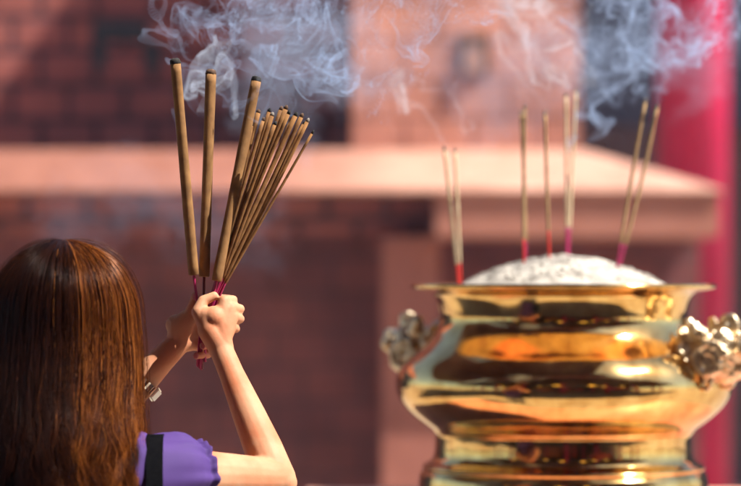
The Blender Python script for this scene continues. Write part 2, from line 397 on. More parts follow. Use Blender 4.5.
bm = bmesh.new(); box(bm, -5.5, -2.3, -11.99, -11.95, 0.3, 2.9); obj('banner', bm, M['orangecloth'], bh, smooth=False)
bm = bmesh.new(); box(bm, 1.2, 2.6, -11.99, -11.95, 0.3, 2.9); obj('banner', bm, M['redcloth'], bh, smooth=False)
for k, (x_, y_, mm, lb) in enumerate(((-2.9,-0.2,'orangecloth','orange market parasol near the hall posts, left of the camera'), (2.9,-0.4,'redcloth','red market parasol near the hall posts, right of the camera'))):
    pr = thing('parasol', lb, 'parasol', (x_, y_, 0))
    bm = bmesh.new(); tube(bm, [(x_,y_,0),(x_,y_,2.1)], 0.03, 8); obj('pole', bm, M['wood'], pr)
    bm = bmesh.new(); tube(bm, [(x_,y_,1.5),(x_,y_,1.62),(x_,y_,2.0)], [0.95,0.85,0.03], 12); obj('canopy', bm, M[mm], pr)

# ------------------------------------------------------------------ table and urn
UX, UY = P(563, 280, 4.3).x, 4.3
K = (UY - CAM_Y) / F                       # metres per photo pixel at the urn
TZ = P(370, 499, 4.3).z
tb = thing('offering_table', 'red lacquered table carrying the brass incense urn', 'table', (UX, UY, 0))
bm = bmesh.new(); box(bm, UX-0.56, UX+0.56, UY-0.42, UY+0.37, TZ-0.05, TZ-0.001)
bmesh.ops.bevel(bm, geom=bm.edges[:], offset=0.008, segments=3, affect='EDGES'); obj('tabletop', bm, M['table'], tb, smooth=False)
for sx in (-1, 1):
    for sy in (-1, 1):
        bm = bmesh.new(); cx_, cy_ = UX+sx*0.48, UY-0.025+sy*0.33
        box(bm, cx_-0.04, cx_+0.04, cy_-0.04, cy_+0.04, 0, TZ-0.05); obj('leg', bm, M['table'], tb, smooth=False)
bm = bmesh.new(); box(bm, UX-0.5, UX+0.5, UY-0.37, UY-0.35, TZ-0.17, TZ-0.05); obj('apron', bm, M['table'], tb, smooth=False)

urn = thing('incense_urn', 'large polished brass incense urn heaped with pale ash, lion-head handles at its sides', 'urn', (UX, UY, TZ))
def uz(y): return P(563, y, 4.3).z
prof = [(284.6,146),(283.8,149.5),(284.0,151.6),(285.6,152.6),(287.6,152.4),(288.8,150.5),(290.0,146),(291.2,138),(292.8,132),(295,128.5),(299,126.8),(304,125.5),
        (311,124),(318,123),(325,124),(332,127),(339,132),(346,138.5),(352,145.5),(358,152.5),(364,158.2),(370,162.4),(376,165.2),(382,166.8),(388,167.2),(394,166.6),
        (401,164.6),(408,161),(415,156),(422,149.5),(429,141.5),(434,135.5),(437.5,131),(439,130.3),(440.2,130),(441.5,128),(443,127.5),(450,127.5),(458,128),(464,129),(468,132),(470.5,137.5),(471.5,140),
        (473.5,140.8),(475,139.2),(476.2,139.4),(477.5,141.5),(480,143),(486,144),(492,144.5),(505,145)]
prof = [(float(np.interp(y, [280,391,437,441,470,505], [280,388,428,432,463,502])), r) for y, r in prof]
NS = 160
bm = bmesh.new()
fine = []
for i in range(len(prof)-1):
    (y0, r0), (y1, r1) = prof[i], prof[i+1]
    for k in range(3): fine.append((y0+(y1-y0)*k/3, r0+(r1-r0)*k/3))
fine.append(prof[-1])
ya = np.array([f[0] for f in fine]); ra = np.array([f[1] for f in fine])
for _ in range(3): ra[1:-1] = 0.25*ra[:-2]+0.5*ra[1:-1]+0.25*ra[2:]; ya[1:-1] = 0.25*ya[:-2]+0.5*ya[1:-1]+0.25*ya[2:]
rings = []
inner = [(300, 118), (292, 124), (288, 132), (285.5, 141)]
for (y, r) in inner + list(zip(ya, ra)):
    rings.append([bm.verts.new((UX + r*K*math.cos(2*PI*k/NS), UY + r*K*math.sin(2*PI*k/NS), uz(y))) for k in range(NS)])
for i in range(len(rings)-1):
    for k in range(NS): bm.faces.new((rings[i][k], rings[i][(k+1)%NS], rings[i+1][(k+1)%NS], rings[i+1][k]))
bm.faces.new(rings[-1])
me = bpy.data.meshes.new('body'); bm.normal_update(); bm.to_mesh(me); bm.free()
me.flip_normals() if False else None
obody = link('body', me, M['brass'], urn)

# lion-head handles
def lion(angle, name='handle'):
    """lion mask: local x outwards from the urn, z up"""
    bm = bmesh.new()
    ball(bm, (0.000,0,0.0), 0.052, (1.0,1.08,1.0))            # skull
    bone(bm, (-0.055,0,0.006), 0.040, (0.0,0,0.0), 0.048)     # neck into the urn
    bone(bm, (0.028,0,-0.004), 0.036, (0.058,0,0.000), 0.027) # muzzle
    ball(bm, (0.080,0,0.016), 0.014, (0.9,1.5,0.9))           # nose
    bone(bm, (0.015,0,-0.040), 0.020, (0.052,0,-0.038), 0.014) # lower jaw
    bone(bm, (0.02,0,0.046), 0.014, (0.045,0,0.050), 0.012)   # forehead curl
    torus(bm, (0.046,0,0.052), (0,1,0), 0.014, 0.008, 20, 9)
    for s in (-1, 1):
        ball(bm, (0.070, s*0.016, 0.000), 0.017)              # lip
        bone(bm, (0.0, s*0.040, 0.044), 0.017, (-0.010, s*0.056, 0.070), 0.010) # ear
        ball(bm, (0.040, s*0.030, 0.026), 0.013)              # eye
        torus(bm, (0.040, s*0.030, 0.026), (0.6, s*0.75, 0.2), 0.0155, 0.0055, 22, 9)
        torus(bm, (0.010, s*0.050, -0.010), (0.15, s*1, 0.05), 0.034, 0.0110, 44, 10, arc=3.4*PI, grow=0.72)   # cheek curl
        for (x_, z_, r_) in ((-0.034,0.036,0.020),(-0.040,0.004,0.018),(-0.034,-0.030,0.020),(-0.006,-0.052,0.018)):
            torus(bm, (x_, s*0.048, z_), (-0.1, s*1, 0.1), r_*0.78, r_*0.29, 26, 9, arc=2.9*PI, grow=0.6)       # mane curls
    for k in range(7):                                        # mane bumps round the back of the head
        a = -0.1*PI + k/6*1.2*PI
        torus(bm, (-0.034, 0.058*math.cos(a), 0.006 + 0.056*math.sin(a)), (0.9, math.cos(a)*0.5, math.sin(a)*0.5), 0.0135, 0.0068, 24, 9, arc=2.9*PI, grow=0.65)
    rad = 0.350
    mtx = Matrix.Translation((UX + rad*math.cos(angle), UY + rad*math.sin(angle), uz(354))) @ Matrix.Rotation(angle, 4, 'Z') @ Matrix.Rotation(R(-14), 4, 'Y') @ Matrix.Scale(1.06, 4)
    bmesh.ops.transform(bm, matrix=mtx, verts=bm.verts)
    o = fuse(name, bm, M['bronze'], urn, 0.0024, 1, 0.4)
    nv = len(o.data.vertices); co = [v.co.copy() for v in o.data.vertices]; no = [v.normal.copy() for v in o.data.vertices]
    for v, c_, n_ in zip(o.data.vertices, co, no):              # chased relief in the casting
        r1 = 1 - abs(mnoise.noise(c_*75))*2.4; r2 = 1 - abs(mnoise.noise(c_*150 + Vector((5,1,2))))*2.4
        v.co = c_ + n_*(0.0024*max(-1, r1) + 0.0008*max(-1, r2) - 0.001)
    return o
lion(R(-32)); lion(R(180-32))

# ash mound
bm = bmesh.new()
NA, NR = 200, 70
def ash_h(r, a):
    pk = 1 - (r / 97.0)**2
    s = max(0.0, 1 - r/100.0)
    h = 38*max(0, 1-(r/119.0)**1.75)
    return h
rr_ = []
for i in range(NR+1):
    r = 124.0 * i / NR; ring = []
    for k in range(NA):
        a = 2*PI*k/NA
        x_, y_ = UX + r*K*math.cos(a), UY + r*K*math.sin(a)
        v = Vector((x_*26, y_*26, 3))
        dz = 2.6*mnoise.noise(v) + 1.2*mnoise.noise(v*2.4) + 0.6*mnoise.noise(v*5.2) + 0.35*mnoise.noise(v*10)
        ring.append(bm.verts.new((x_, y_, uz(293) + (ash_h(r, a) + 0.75*dz*(0.35+0.65*min(1, (124-r)/60)))*K)))
        if i == 0: break
    rr_.append(ring)
for k in range(NA): bm.faces.new((rr_[0][0], rr_[1][k], rr_[1][(k+1)%NA]))
for i in range(1, NR):
    for k in range(NA): bm.faces.new((rr_[i][k], rr_[i+1][k], rr_[i+1][(k+1)%NA], rr_[i][(k+1)%NA]))
tag(obj('ash', bm, M['ash']), 'mound of crumbly pale ash heaped inside the brass urn', 'ash', kind='stuff')
def ash_z(x_, y_):
    r = math.hypot(x_-UX, y_-UY)/K
    return uz(293) + ash_h(r, 0)*K

# crumbs and stubs on the ash: little ash curls
rng = random.Random(5)
bm = bmesh.new()
for k in range(260):
    a = rng.uniform(0, 2*PI); r = 96*math.sqrt(rng.random())
    x_, y_ = UX + r*K*math.cos(a), UY + r*K*math.sin(a); z_ = ash_z(x_, y_) + 0.002
    d = Vector((rng.uniform(-1,1), rng.uniform(-1,1), rng.uniform(-.1,.5))).normalized() * rng.uniform(0.002, 0.007)
    tube(bm, [Vector((x_,y_,z_))-d, Vector((x_,y_,z_)), Vector((x_,y_,z_))+d+Vector((0,0,-0.001))], rng.uniform(0.0008, 0.002), 6)
tag(obj('ash_crumbs', bm, M['ash']), 'broken grey ash crumbs scattered over the mound in the urn', 'ash', kind='stuff')

# ------------------------------------------------------------------ incense sticks
def stick(name, label, cat, group, base, top, r, coat_from, mc, ms, tip='char', tip_len=0.006, bend=0.0, rs=None, tipmat=None):
    base, top = Vector(base), Vector(top)
    t = thing(name, label, cat, base, group)
    ax = top - base; side = ax.normalized().cross(Vector((0,1,0))).normalized()
    def at(u): return base + ax*u + side*(bend*math.sin(PI*u))
    rs = rs or r*0.45
    bm = bmesh.new(); tube(bm, [at(u) for u in np.linspace(0, coat_from+0.01, 6)], rs, 8); obj('stem', bm, ms, t)
    un = 1 - tip_len/ax.length
    us = [coat_from] + list(np.linspace(coat_from+0.008, un, 14))
    rad = [rs*1.05] + [r*(1+0.035*math.sin(i*2.3+base.x*90)) for i in range(14)]
    bm = bmesh.new(); tube(bm, [at(u) for u in us], rad, 14); obj('coating', bm, mc, t)
    bm = bmesh.new(); tube(bm, [at(un), at(un+0.4*(1-un)), at(un+0.85*(1-un)), at(1.0)], [r*1.02, r*0.98, r*0.8, r*0.3], 12); obj('tip', bm, M[tip], t)
    return t

G1 = 'incense sticks standing in the ash of the urn'
US = [ # base px, top px, depth base, depth top, stem fraction, label
    ((459,284),(444,146),3.86,3.84,0.13,'stem_red','joss_pale','pale far-left stick in the urn, the outer one leaning slightly left',0.0),
    ((461,284),(455,148),3.93,3.95,0.14,'stem_red','joss_pale','pale far-left stick in the urn, the more upright inner one',0.0),
    ((524,272),(525,104),3.84,3.83,0.18,'stem_red','joss_thin','taller nearer tan stick of the close pair left of the ash peak',0.002),
    ((526,265),(521,110),3.96,3.97,0.14,'stem_magenta','joss_thin','shorter tan stick behind in the close pair left of the ash peak',-0.002),
    ((550,268),(545,110),3.85,3.84,0.22,'stem_red','joss_thin','single incense stick with a bright red stem in the middle of the ash mound',0.001),
    ((567,258),(566,92),4.02,4.04,0.17,'stem_magenta','joss_pale','blurred magenta-stemmed incense stick behind the ash peak, the straight one',0.0),
    ((568,258),(576,88),4.08,4.12,0.16,'stem_magenta','joss_pale','blurred magenta-stemmed incense stick behind the ash peak, leaning right',0.0),
    ((616,270),(646,98),3.82,3.80,0.14,'stem_magenta','joss_thin','smoking incense stick right of the ash peak, the steeper one of the leaning pair',0.002),
    ((618,268),(658,104),3.90,3.91,0.13,'stem_magenta','joss_thin','smoking incense stick right of the ash peak, the one leaning furthest right',-0.004)]
urn_tips = []
for (b_, t_, d0, d1, cf, sm, mc, lb, bd) in US:
    p0, p1 = P(b_[0], b_[1]+4, d0+0.4), P(t_[0], t_[1], d1+0.4)
    mc = 'joss_tan' if mc == 'joss_thin' else mc
    stick('incense_stick', lb, 'incense stick', G1, p0, p1, 0.0034, cf+0.035, M[mc], M[sm], 'ash_tip', 0.010, bd, rs=0.0026)
    urn_tips.append(p1)

# the held sticks
HD = 3.22
G2 = 'thick incense sticks held in both hands'
held_tips = []
thick = [((194,278),(175,58),3.215,3.17,0.0090,'thick incense stick with a charred tip, leftmost of the three held','char'),
         ((204,280),(211,69),3.225,3.24,0.0092,'thick incense stick with a brown burnt tip, upright middle one of the three held','brown_tip'),
         ((216,284),(257,76),3.205,3.23,0.0088,'thick incense stick with a black charred tip, right one of the three held, leaning right','char')]
def down(p0, p1, z):   # extend the line p1->p0 down to height z
    t = (p0.z - z) / (p1.z - p0.z); return p0 + (p0 - p1) * t
GRIP = P(203, 330, 3.222)
for i, (b_, t_, d0, d1, r, lb, tp) in enumerate(thick):
    p0, p1 = P(*b_, d0), P(*t_, d1)
    bot = P((199, 202, 205)[i], (366, 369, 362)[i], 3.222)
    st = thing('thick_incense_stick', lb, 'incense stick', p0, G2)
    c0 = p0 + (p1-p0)*0.018
    bm = bmesh.new(); tube(bm, [bot, GRIP + (p0-GRIP)*0.0 + Vector(((i-1)*0.003,0,0)), p0, c0+(p1-p0)*0.01], 0.0026, 8); obj('stem', bm, M['stem_magenta' if i != 1 else 'stem_plum'], st)
    n_ = 26; us = np.linspace(0, 0.974, n_)
    bm = bmesh.new(); tube(bm, [c0-(p1-c0)*0.004] + [c0 + (p1-c0)*u for u in us], [r*0.86] + [r*(1+0.03*math.sin(7*u+i)+0.012*math.sin(31*u)) for u in us], 24); obj('coating', bm, M['joss'], st)
    a0 = c0 + (p1-c0)*0.974
    bm = bmesh.new(); tube(bm, [a0+(p1-a0)*u for u in (0,0.2,0.4,0.6,0.8,0.93,1.0)], [r*1.0, r*1.03, r*0.99, r*0.95, r*0.82, r*0.6, r*0.25], 18)
    for v in bm.verts: v.co += Vector((mnoise.noise(v.co*300+Vector((i*9,0,0))), mnoise.noise(v.co*300+Vector((0,7,i))), mnoise.noise(v.co*260+Vector((3,0,i*5)))))*0.0013
    obj('tip', bm, M[tp], st)
    held_tips.append(p1)

G3 = 'thin incense sticks fanned in the held bundle'
thin = [ # base x, base y, top x, top y, depth base offset, depth top
    (217,276,252,122,0.010,3.25),(218,277,259,109,0.014,3.27),(219,277,264,117,0.000,3.22),(219,278,270,108,0.012,3.26),(220,278,273,112,0.004,3.24),
    (221,279,276,121,-0.006,3.19),(220,280,282,106,0.006,3.25),(221,280,287,105,-0.002,3.21),(222,280,290,110,-0.006,3.19),(222,281,293,116,0.010,3.27),
    (222,282,297,112,0.002,3.24),(223,282,300,119,0.008,3.28),(223,283,303,113,-0.004,3.20),(224,284,306,121,0.004,3.25),(224,284,309,118,0.000,3.23),(224,286,314,130,-0.004,3.21)]
ords = ['leftmost','second','third','fourth','fifth','sixth','seventh','eighth','ninth','tenth','eleventh','twelfth','thirteenth','fourteenth','fifteenth','rightmost']
for i, (bx_, by_, tx_, ty_, db, dt) in enumerate(thin):
    p0, p1 = P(bx_, by_, 3.222+db), P(tx_, ty_, dt)
    lb = (ords[i] + (' thin incense stick of the fanned bundle' if i in (0, 15) else ' thin incense stick from the left in the fanned bundle') + (', beside the thick stick' if i == 0 else ', leaning furthest out' if i == 15 else ', by its tip'))
    st = thing('thin_incense_stick', lb, 'incense stick', p0, G3)
    rr = (0.0037, 0.0042, 0.0034)[i%3] if i != 15 else 0.0023
    c0 = p0 + (p1-p0)*0.03; bot = P(197+0.6*(i%8), 362+(i*5)%9, 3.222+db*0.5)
    bm = bmesh.new(); tube(bm, [bot, GRIP+Vector(((i%4-1.5)*0.003, (i//4-1.5)*0.003, 0)), p0, c0+(p1-p0)*0.01], 0.0017, 6); obj('stem', bm, M['stem_magenta'], st)
    sd = (p1-p0).normalized().cross(Vector((0,1,0))); bd = (((i*37) % 11)-5)*0.0006
    us = np.linspace(0, 0.975, 14)
    bm = bmesh.new(); tube(bm, [p0+(p1-p0)*0.012]+[c0+(p1-c0)*u + sd*bd*math.sin(PI*u) for u in us], [rr*0.6]+[rr]*14, 12); obj('coating', bm, M['joss_thin'], st)
    a0 = c0+(p1-c0)*0.975
    bm = bmesh.new(); tube(bm, [a0, a0+(p1-a0)*0.6, p1], [rr*0.97, rr*0.85, rr*0.3], 10); obj('tip', bm, M[('char','brown_tip','brown_tip','char','ash_tip')[i % 5]], st)
    held_tips.append(p1)

# ------------------------------------------------------------------ the person
HC = P(63, 322, 2.99)             # middle of the head
per = thing('person', 'long-haired person in a purple blouse, from behind, raising incense in both hands', 'person', (HC.x, HC.y, 0))
fwd = Vector((0.35, 0.94, 0)).normalized(); rt = Vector((fwd.y, -fwd.x, 0))
def HB(r, f, u): return HC + rt*r + fwd*f + Vector((0,0,u))

bm = bmesh.new()
q = Matrix((( rt.x, fwd.x, 0, 0),(rt.y, fwd.y, 0, 0),(0,0,1,0),(0,0,0,1)))
ball(bm, HB(0,-0.01,0.012), 1, (0.076,0.096,0.096), q, 28, 20)
chain(bm, [HB(0,0.04,-0.02), HB(0,0.055,-0.07), HB(0,0.065,-0.092)], [0.062,0.045,0.026])
for s in (-1, 1):
    bone(bm, HB(s*0.05,0.01,-0.05), 0.03, HB(s*0.012,0.07,-0.09), 0.018)      # jaw
    ball(bm, HB(s*0.036,0.062,-0.02), 0.026)                                   # cheek
    ball(bm, HB(s*0.078,-0.005,-0.012), 0.028, (0.35,0.6,1.0), q)              # ear
    bone(bm, HB(s*0.02,0.088,0.022), 0.011, HB(s*0.045,0.078,0.022), 0.009)    # brow
bone(bm, HB(0,0.092,0.012), 0.008, HB(0,0.112,-0.022), 0.011)                  # nose
for s in (-1, 1): ball(bm, HB(s*0.010,0.104,-0.026), 0.007)
bone(bm, HB(-0.016,0.092,-0.052), 0.006, HB(0.016,0.092,-0.052), 0.006); bone(bm, HB(-0.014,0.090,-0.062), 0.007, HB(0.014,0.090,-0.062), 0.007)
NB = HB(0,-0.035,-0.175)
chain(bm, [HB(0,-0.02,-0.05), HB(0,-0.03,-0.12), NB], [0.052,0.050,0.058])
# joints
SR = P(158, 476, 2.93); ER = P(276, 479, 3.075); WR = P(221, 349, 3.19)
SL = P(-22, 478, 3.05); EL = P(88, 436, 3.215); WL = P(179, 342, 3.258)
SPT = HB(0,-0.03,-0.24); 
def body_pt(r, f, u): return Vector((HC.x, HC.y, 0)) + rt*r + fwd*f + Vector((0,0,u))
hz = HC.z
chain(bm, [NB, (NB+SR)/2+Vector((0,0,0.012)), SR], [0.052,0.044,0.046]); chain(bm, [NB, (NB+SL)/2+Vector((0,0,0.012)), SL], [0.052,0.044,0.046])
for (u, a_, b_) in ((hz-0.31,0.15,0.095),(hz-0.40,0.140,0.10),(hz-0.50,0.120,0.085),(hz-0.60,0.125,0.090),(hz-0.70,0.155,0.105)):
    ball(bm, body_pt(0,-0.03,u), 1, (a_,b_,0.11), q, 28, 16)
for s in (-1, 1):
    ball(bm, body_pt(s*0.07,0.045,hz-0.40), 0.058)
    chain(bm, [body_pt(s*0.085,-0.03,hz-0.76), body_pt(s*0.085,-0.02,0.46), body_pt(s*0.085,-0.04,0.10)], [0.085,0.056,0.037])
    chain(bm, [body_pt(s*0.085,-0.055,0.045), body_pt(s*0.09,0.10,0.03)], [0.035,0.028])

def lerp(a, b, t): return a + (b-a)*t
# arms, with the swell of the muscles
chain(bm, [SR, lerp(SR,ER,0.35), lerp(SR,ER,0.75), ER], [0.045,0.044,0.038,0.034])
chain(bm, [ER, lerp(ER,WR,0.22), lerp(ER,WR,0.5), lerp(ER,WR,0.8), WR], [0.0335,0.0330,0.0280,0.0218,0.0205])
ball(bm, ER + Vector((0.012,-0.006,-0.006)), 0.024)
chain(bm, [SL, lerp(SL,EL,0.35), lerp(SL,EL,0.75), EL], [0.045,0.043,0.038,0.034])
chain(bm, [EL, lerp(EL,WL,0.22), lerp(EL,WL,0.5), lerp(EL,WL,0.8), WL], [0.033,0.034,0.030,0.0235,0.0215])

# right hand: back of the hand to the camera, fingers curling away round the stems
def H(px, py, d): return P(px, py, d)
rm = [H(224,301,3.200), H(231,308,3.202), H(233,317,3.202), H(231,327,3.200)]      # knuckles, index to little
for i, k in enumerate(rm):
    chain(bm, [WR + Vector(((i-1.5)*-0.003, 0, 0)), lerp(WR, k, 0.55)+Vector((-0.004,-0.003,0)), k], [0.018,0.0150,0.0103])
    bone(bm, lerp(WR, k, 0.25)+Vector((0,-0.0165,0)), 0.0022, k+Vector((0,-0.0085,0)), 0.0030, 10)
chain(bm, [WR, H(209,330,3.190), H(206,316,3.192)], [0.021,0.020,0.016])           # palm and thumb heel
ball(bm, H(214,318,3.192), 0.021)
rp_ = [[H(233,300,3.232), H(217,298,3.252), H(203,299,3.243)],
       [H(240,309,3.234), H(222,308,3.257), H(204,308,3.246)],
       [H(240,319,3.232), H(222,319,3.256), H(204,318,3.246)],
       [H(236,329,3.226), H(221,331,3.248), H(206,330,3.243)]]
rf = [(0.0096,0.0084,0.0076,0.0068),(0.0097,0.0086,0.0078,0.0070),(0.0093,0.0083,0.0075,0.0067),(0.0085,0.0075,0.0067,0.0060)]
for k in range(4): chain(bm, [rm[k]] + rp_[k], rf[k], 14)
chain(bm, [H(206,326,3.190), H(198,312,3.192), H(203,301,3.200), H(214,296,3.205)], [0.0150,0.0118,0.0096,0.0080], 14)  # thumb over the stems
# left hand: wraps from the far side, lower fingers show under the right hand
lm = [H(198,309,3.264), H(199,321,3.270), H(198,333,3.270), H(196,344,3.266)]
for i, k in enumerate(lm):
    chain(bm, [WL, lerp(WL, k, 0.5)+Vector((0,0.004,0.003)), k], [0.020,0.0185,0.0125])
chain(bm, [WL, H(179,327,3.252), H(187,319,3.245)], [0.0205,0.0205,0.0165])
ball(bm, H(176,325,3.256), 0.0185)
lp_ = [[H(214,310,3.282), H(226,312,3.270), H(230,314,3.255)],
       [H(216,322,3.286), H(230,324,3.272), H(233,326,3.256)],
       [H(212,338,3.278), H(216,343,3.244), H(203,346,3.214)],
       [H(208,350,3.262), H(208,355,3.234), H(196,356,3.207)]]
for k in range(4): chain(bm, [lm[k]] + lp_[k], rf[k], 14)
chain(bm, [H(184,330,3.250), H(190,314,3.238), H(194,303,3.232), H(195,296,3.228)], [0.0150,0.0115,0.0088,0.0070], 14)  # thumb up beside the stems
fuse('body', bm, M['skin'], per, 0.0026, 3, 0.5)
# eyes and nails
for s in (-1, 1):
    bm = bmesh.new(); ball(bm, HB(s*0.032,0.079,0.004), 0.011); obj('eye', bm, M['eye'], per)
for c, ax in ((H(195,297,3.2215), (-0.1,-1,0.2)), (H(196,356,3.2005), (-0.4,-1,0)), (H(203,346,3.2075), (-0.4,-1,0))):
    bm = bmesh.new(); ball(bm, c, 0.0052, (0.85,0.35,1.2)); obj('nail', bm, M['nail'], per)

# blouse
bm = bmesh.new()
chain(bm, [NB+Vector((0,-0.004,-0.05)), (NB+SR)/2+Vector((0,0,0.004)), SR], [0.062,0.055,0.054]); chain(bm, [NB+Vector((0,-0.004,-0.05)), (NB+SL)/2+Vector((0,0,0.004)), SL], [0.062,0.055,0.054])
for (u, a_, b_) in ((hz-0.31,0.158,0.105),(hz-0.40,0.150,0.112),(hz-0.50,0.133,0.098),(hz-0.60,0.140,0.104),(hz-0.70,0.170,0.120)):
    ball(bm, body_pt(0,-0.03,u), 1, (a_,b_,0.11), q, 28, 16)
for s in (-1, 1): ball(bm, body_pt(s*0.07,0.045,hz-0.40), 0.066)
bl = fuse('blouse', bm, M['blouse'], per, 0.005, 5, 0.5)

def sleeve(S0, E0, sgn):
    ax = (E0 - S0).normalized()
    u0 = Vector((0,0,1)); u0 = (u0 - ax*u0.dot(ax)).normalized(); v0 = ax.cross(u0)
    bm = bmesh.new(); nu, nv = 34, 96
    Ls = 0.118
    grow_ = 0.0085
    prof_ = [(-0.055,0.030),(-0.045,0.052),(-0.02,0.062),(0.01,0.065),(0.035,0.066),(0.060,0.0655),(0.080,0.062),(0.092,0.057),(0.098,0.0525),(0.101,0.0505),(0.104,0.0515),(0.108,0.054),(0.1115,0.0555),(0.1125,0.0545),(0.109,0.0525),(0.104,0.049),(0.098,0.0475),(0.07,0.050)]
    xs = [p[0] for p in prof_]; n0 = len(prof_); tt = np.linspace(0, n0-1, nu*2)
    rings = []
    for t in tt:
        x_ = np.interp(t, range(n0), xs); r_ = np.interp(t, range(n0), [p[1] for p in prof_])
        g = min(1, max(0, (x_-0.0)/0.10)); fold = 0.0034*g**1.5
        fr = 0.0018*max(0, (x_-0.100)/0.0175)
        ring = []
        for k in range(nv):
            a = 2*PI*k/nv
            nz = mnoise.noise(Vector((math.cos(a)*2.2, math.sin(a)*2.2, x_*9 + sgn)))
            f_ = math.sin(13*a + 2.6*nz + 9*x_) ; f2 = math.sin(21*a + 3*nz + 1.3)
            puff = 1.0 + 0.10*math.cos(a)*math.exp(-((x_-0.07)/0.04)**2) + 0.05*nz
            r2 = (r_+grow_)*puff + fold*f_*0.6 + fold*0.35*f2 + fr*f2*0.8
            dx = 0.006*nz*g + fr*0.8*f_
            ring.append(bm.verts.new(S0 + ax*(x_+dx) + u0*(r2*math.cos(a)) + v0*(r2*math.sin(a))))
        rings.append(ring)
    for i in range(len(rings)-1):
        for k in range(nv): bm.faces.new((rings[i][k], rings[i][(k+1)%nv], rings[i+1][(k+1)%nv], rings[i+1][k]))
    return obj('sleeve', bm, M['blouse'], bl)
SRR = SR + (ER-SR).normalized()*0.0
sleeve(SRR + Vector((-0.030,0,-0.008)), ER, 1); sleeve(SL, EL, 7)

bm = bmesh.new()
ball(bm, body_pt(0,-0.03,hz-0.74), 1, (0.175,0.128,0.10), q, 28, 16)
for s in (-1, 1): chain(bm, [body_pt(s*0.087,-0.03,hz-0.80), body_pt(s*0.087,-0.02,0.46), body_pt(s*0.087,-0.04,0.09)], [0.098,0.070,0.056])
fuse('trousers', bm, M['trousers'], per, 0.006, 5)
for s in (-1, 1):
    bm = bmesh.new(); chain(bm, [body_pt(s*0.087,-0.06,0.045), body_pt(s*0.092,0.11,0.035)], [0.044,0.036]); fuse('shoe', bm, M['shoe'], per, 0.005, 3)

# black bag strap over the right shoulder, bag at the hip
bag = thing('shoulder_bag', 'black shoulder bag, its wide strap over the purple right shoulder', 'bag', tuple(body_pt(0.21,-0.03,0.75)))
bm = bmesh.new()
T0 = SR + Vector((0.006, 0, 0))
bp = body_pt(0.21,-0.03,0.98)
path = [bp + Vector((0,-0.03,0)), lerp(bp, T0, 0.5)+Vector((0.015,-0.085,0)), T0 + Vector((-0.001,-0.090,-0.075)), T0 + Vector((-0.006,-0.072,0.0)), T0+Vector((-0.008,-0.045,0.045)), T0 + Vector((-0.010,0.0,0.066)), T0 + Vector((-0.01,0.05,0.045)), T0+Vector((-0.004,0.085,-0.03)), lerp(bp, T0, 0.5)+Vector((0.015,0.10,0)), bp+Vector((0,0.03,0))]
pp = []
for i in range(len(path)-1):
    p_1 = path[max(0,i-1)]; p0_ = path[i]; p1_ = path[i+1]; p2_ = path[min(len(path)-1, i+2)]
    for t in np.linspace(0, 1, 8, endpoint=False):
        pp.append(0.5*((2*p0_) + (p1_-p_1)*t + (2*p_1-5*p0_+4*p1_-p2_)*t*t + (3*p0_-p_1-3*p1_+p2_)*t**3))
pp.append(path[-1])
wv = Vector((1,0.25,0)).normalized(); rings = []
for i, p in enumerate(pp):
    t = (pp[min(i+1,len(pp)-1)] - pp[max(0,i-1)]).normalized(); nn = t.cross(wv).normalized(); ww = nn.cross(t)
    rings.append([bm.verts.new(p + ww*(sx*0.0135) + nn*sy) for sx, sy in ((-1,-0.0015),(1,-0.0015),(1,0.0015),(-1,0.0015))])
for i in range(len(rings)-1):
    for k in range(4): bm.faces.new((rings[i][k], rings[i][(k+1)%4], rings[i+1][(k+1)%4], rings[i+1][k]))
bm.faces.new(rings[0]); bm.faces.new(rings[-1][::-1])
obj('strap', bm, M['black_strap'], bag, smooth=False)
bm = bmesh.new(); c = body_pt(0.22,-0.03,0.84); box(bm, c.x-0.045, c.x+0.045, c.y-0.14, c.y+0.14, 0.70, 0.98)
bmesh.ops.bevel(bm, geom=bm.edges[:], offset=0.025, segments=4, affect='EDGES'); obj('pouch', bm, M['black_strap'], bag)

# silver wristwatch on the left forearm
ax = (WL - EL).normalized(); wc = lerp(EL, WL, 0.575)
wt = thing('wristwatch', 'silver wristwatch with a square white face on the left wrist', 'watch', tuple(wc))
side = Vector((0.72,-0.45,-0.70)); side = (side - ax*side.dot(ax)).normalized(); oth = ax.cross(side)
bm = bmesh.new(); rb = 0.0325; rings = []
for k in range(48):
    a = 2*PI*k/48; o_ = side*math.cos(a)+oth*math.sin(a); lnk = 0.0012*(k % 2)
    rings.append([bm.verts.new(wc + o_*(rb+r_) + ax*x_) for r_, x_ in ((0,-0.007),(0.0025-lnk,-0.007),(0.0025-lnk,0.007),(0,0.007))])
for i in range(48):
    for k in range(4): bm.faces.new((rings[i][k], rings[i][(k+1)%4], rings[(i+1)%48][(k+1)%4], rings[(i+1)%48][k]))
obj('band', bm, M['silver'], wt, smooth=False)
mt = Matrix((( ax.x, oth.x, side.x, 0),(ax.y, oth.y, side.y, 0),(ax.z, oth.z, side.z, 0),(0,0,0,1)))
bm = bmesh.new(); box(bm, -0.012,0.012,-0.012,0.012,0,0.008); bmesh.ops.bevel(bm, geom=bm.edges[:], offset=0.0025, segments=3, affect='EDGES')
bmesh.ops.transform(bm, matrix=Matrix.Translation(wc+side*rb) @ mt, verts=bm.verts); case = obj('case', bm, M['silver'], wt, smooth=False)
bm = bmesh.new(); box(bm, -0.009,0.009,-0.009,0.009,0.0078,0.0088); bmesh.ops.transform(bm, matrix=Matrix.Translation(wc+side*rb) @ mt, verts=bm.verts); obj('dial', bm, M['dial'], case, smooth=False)

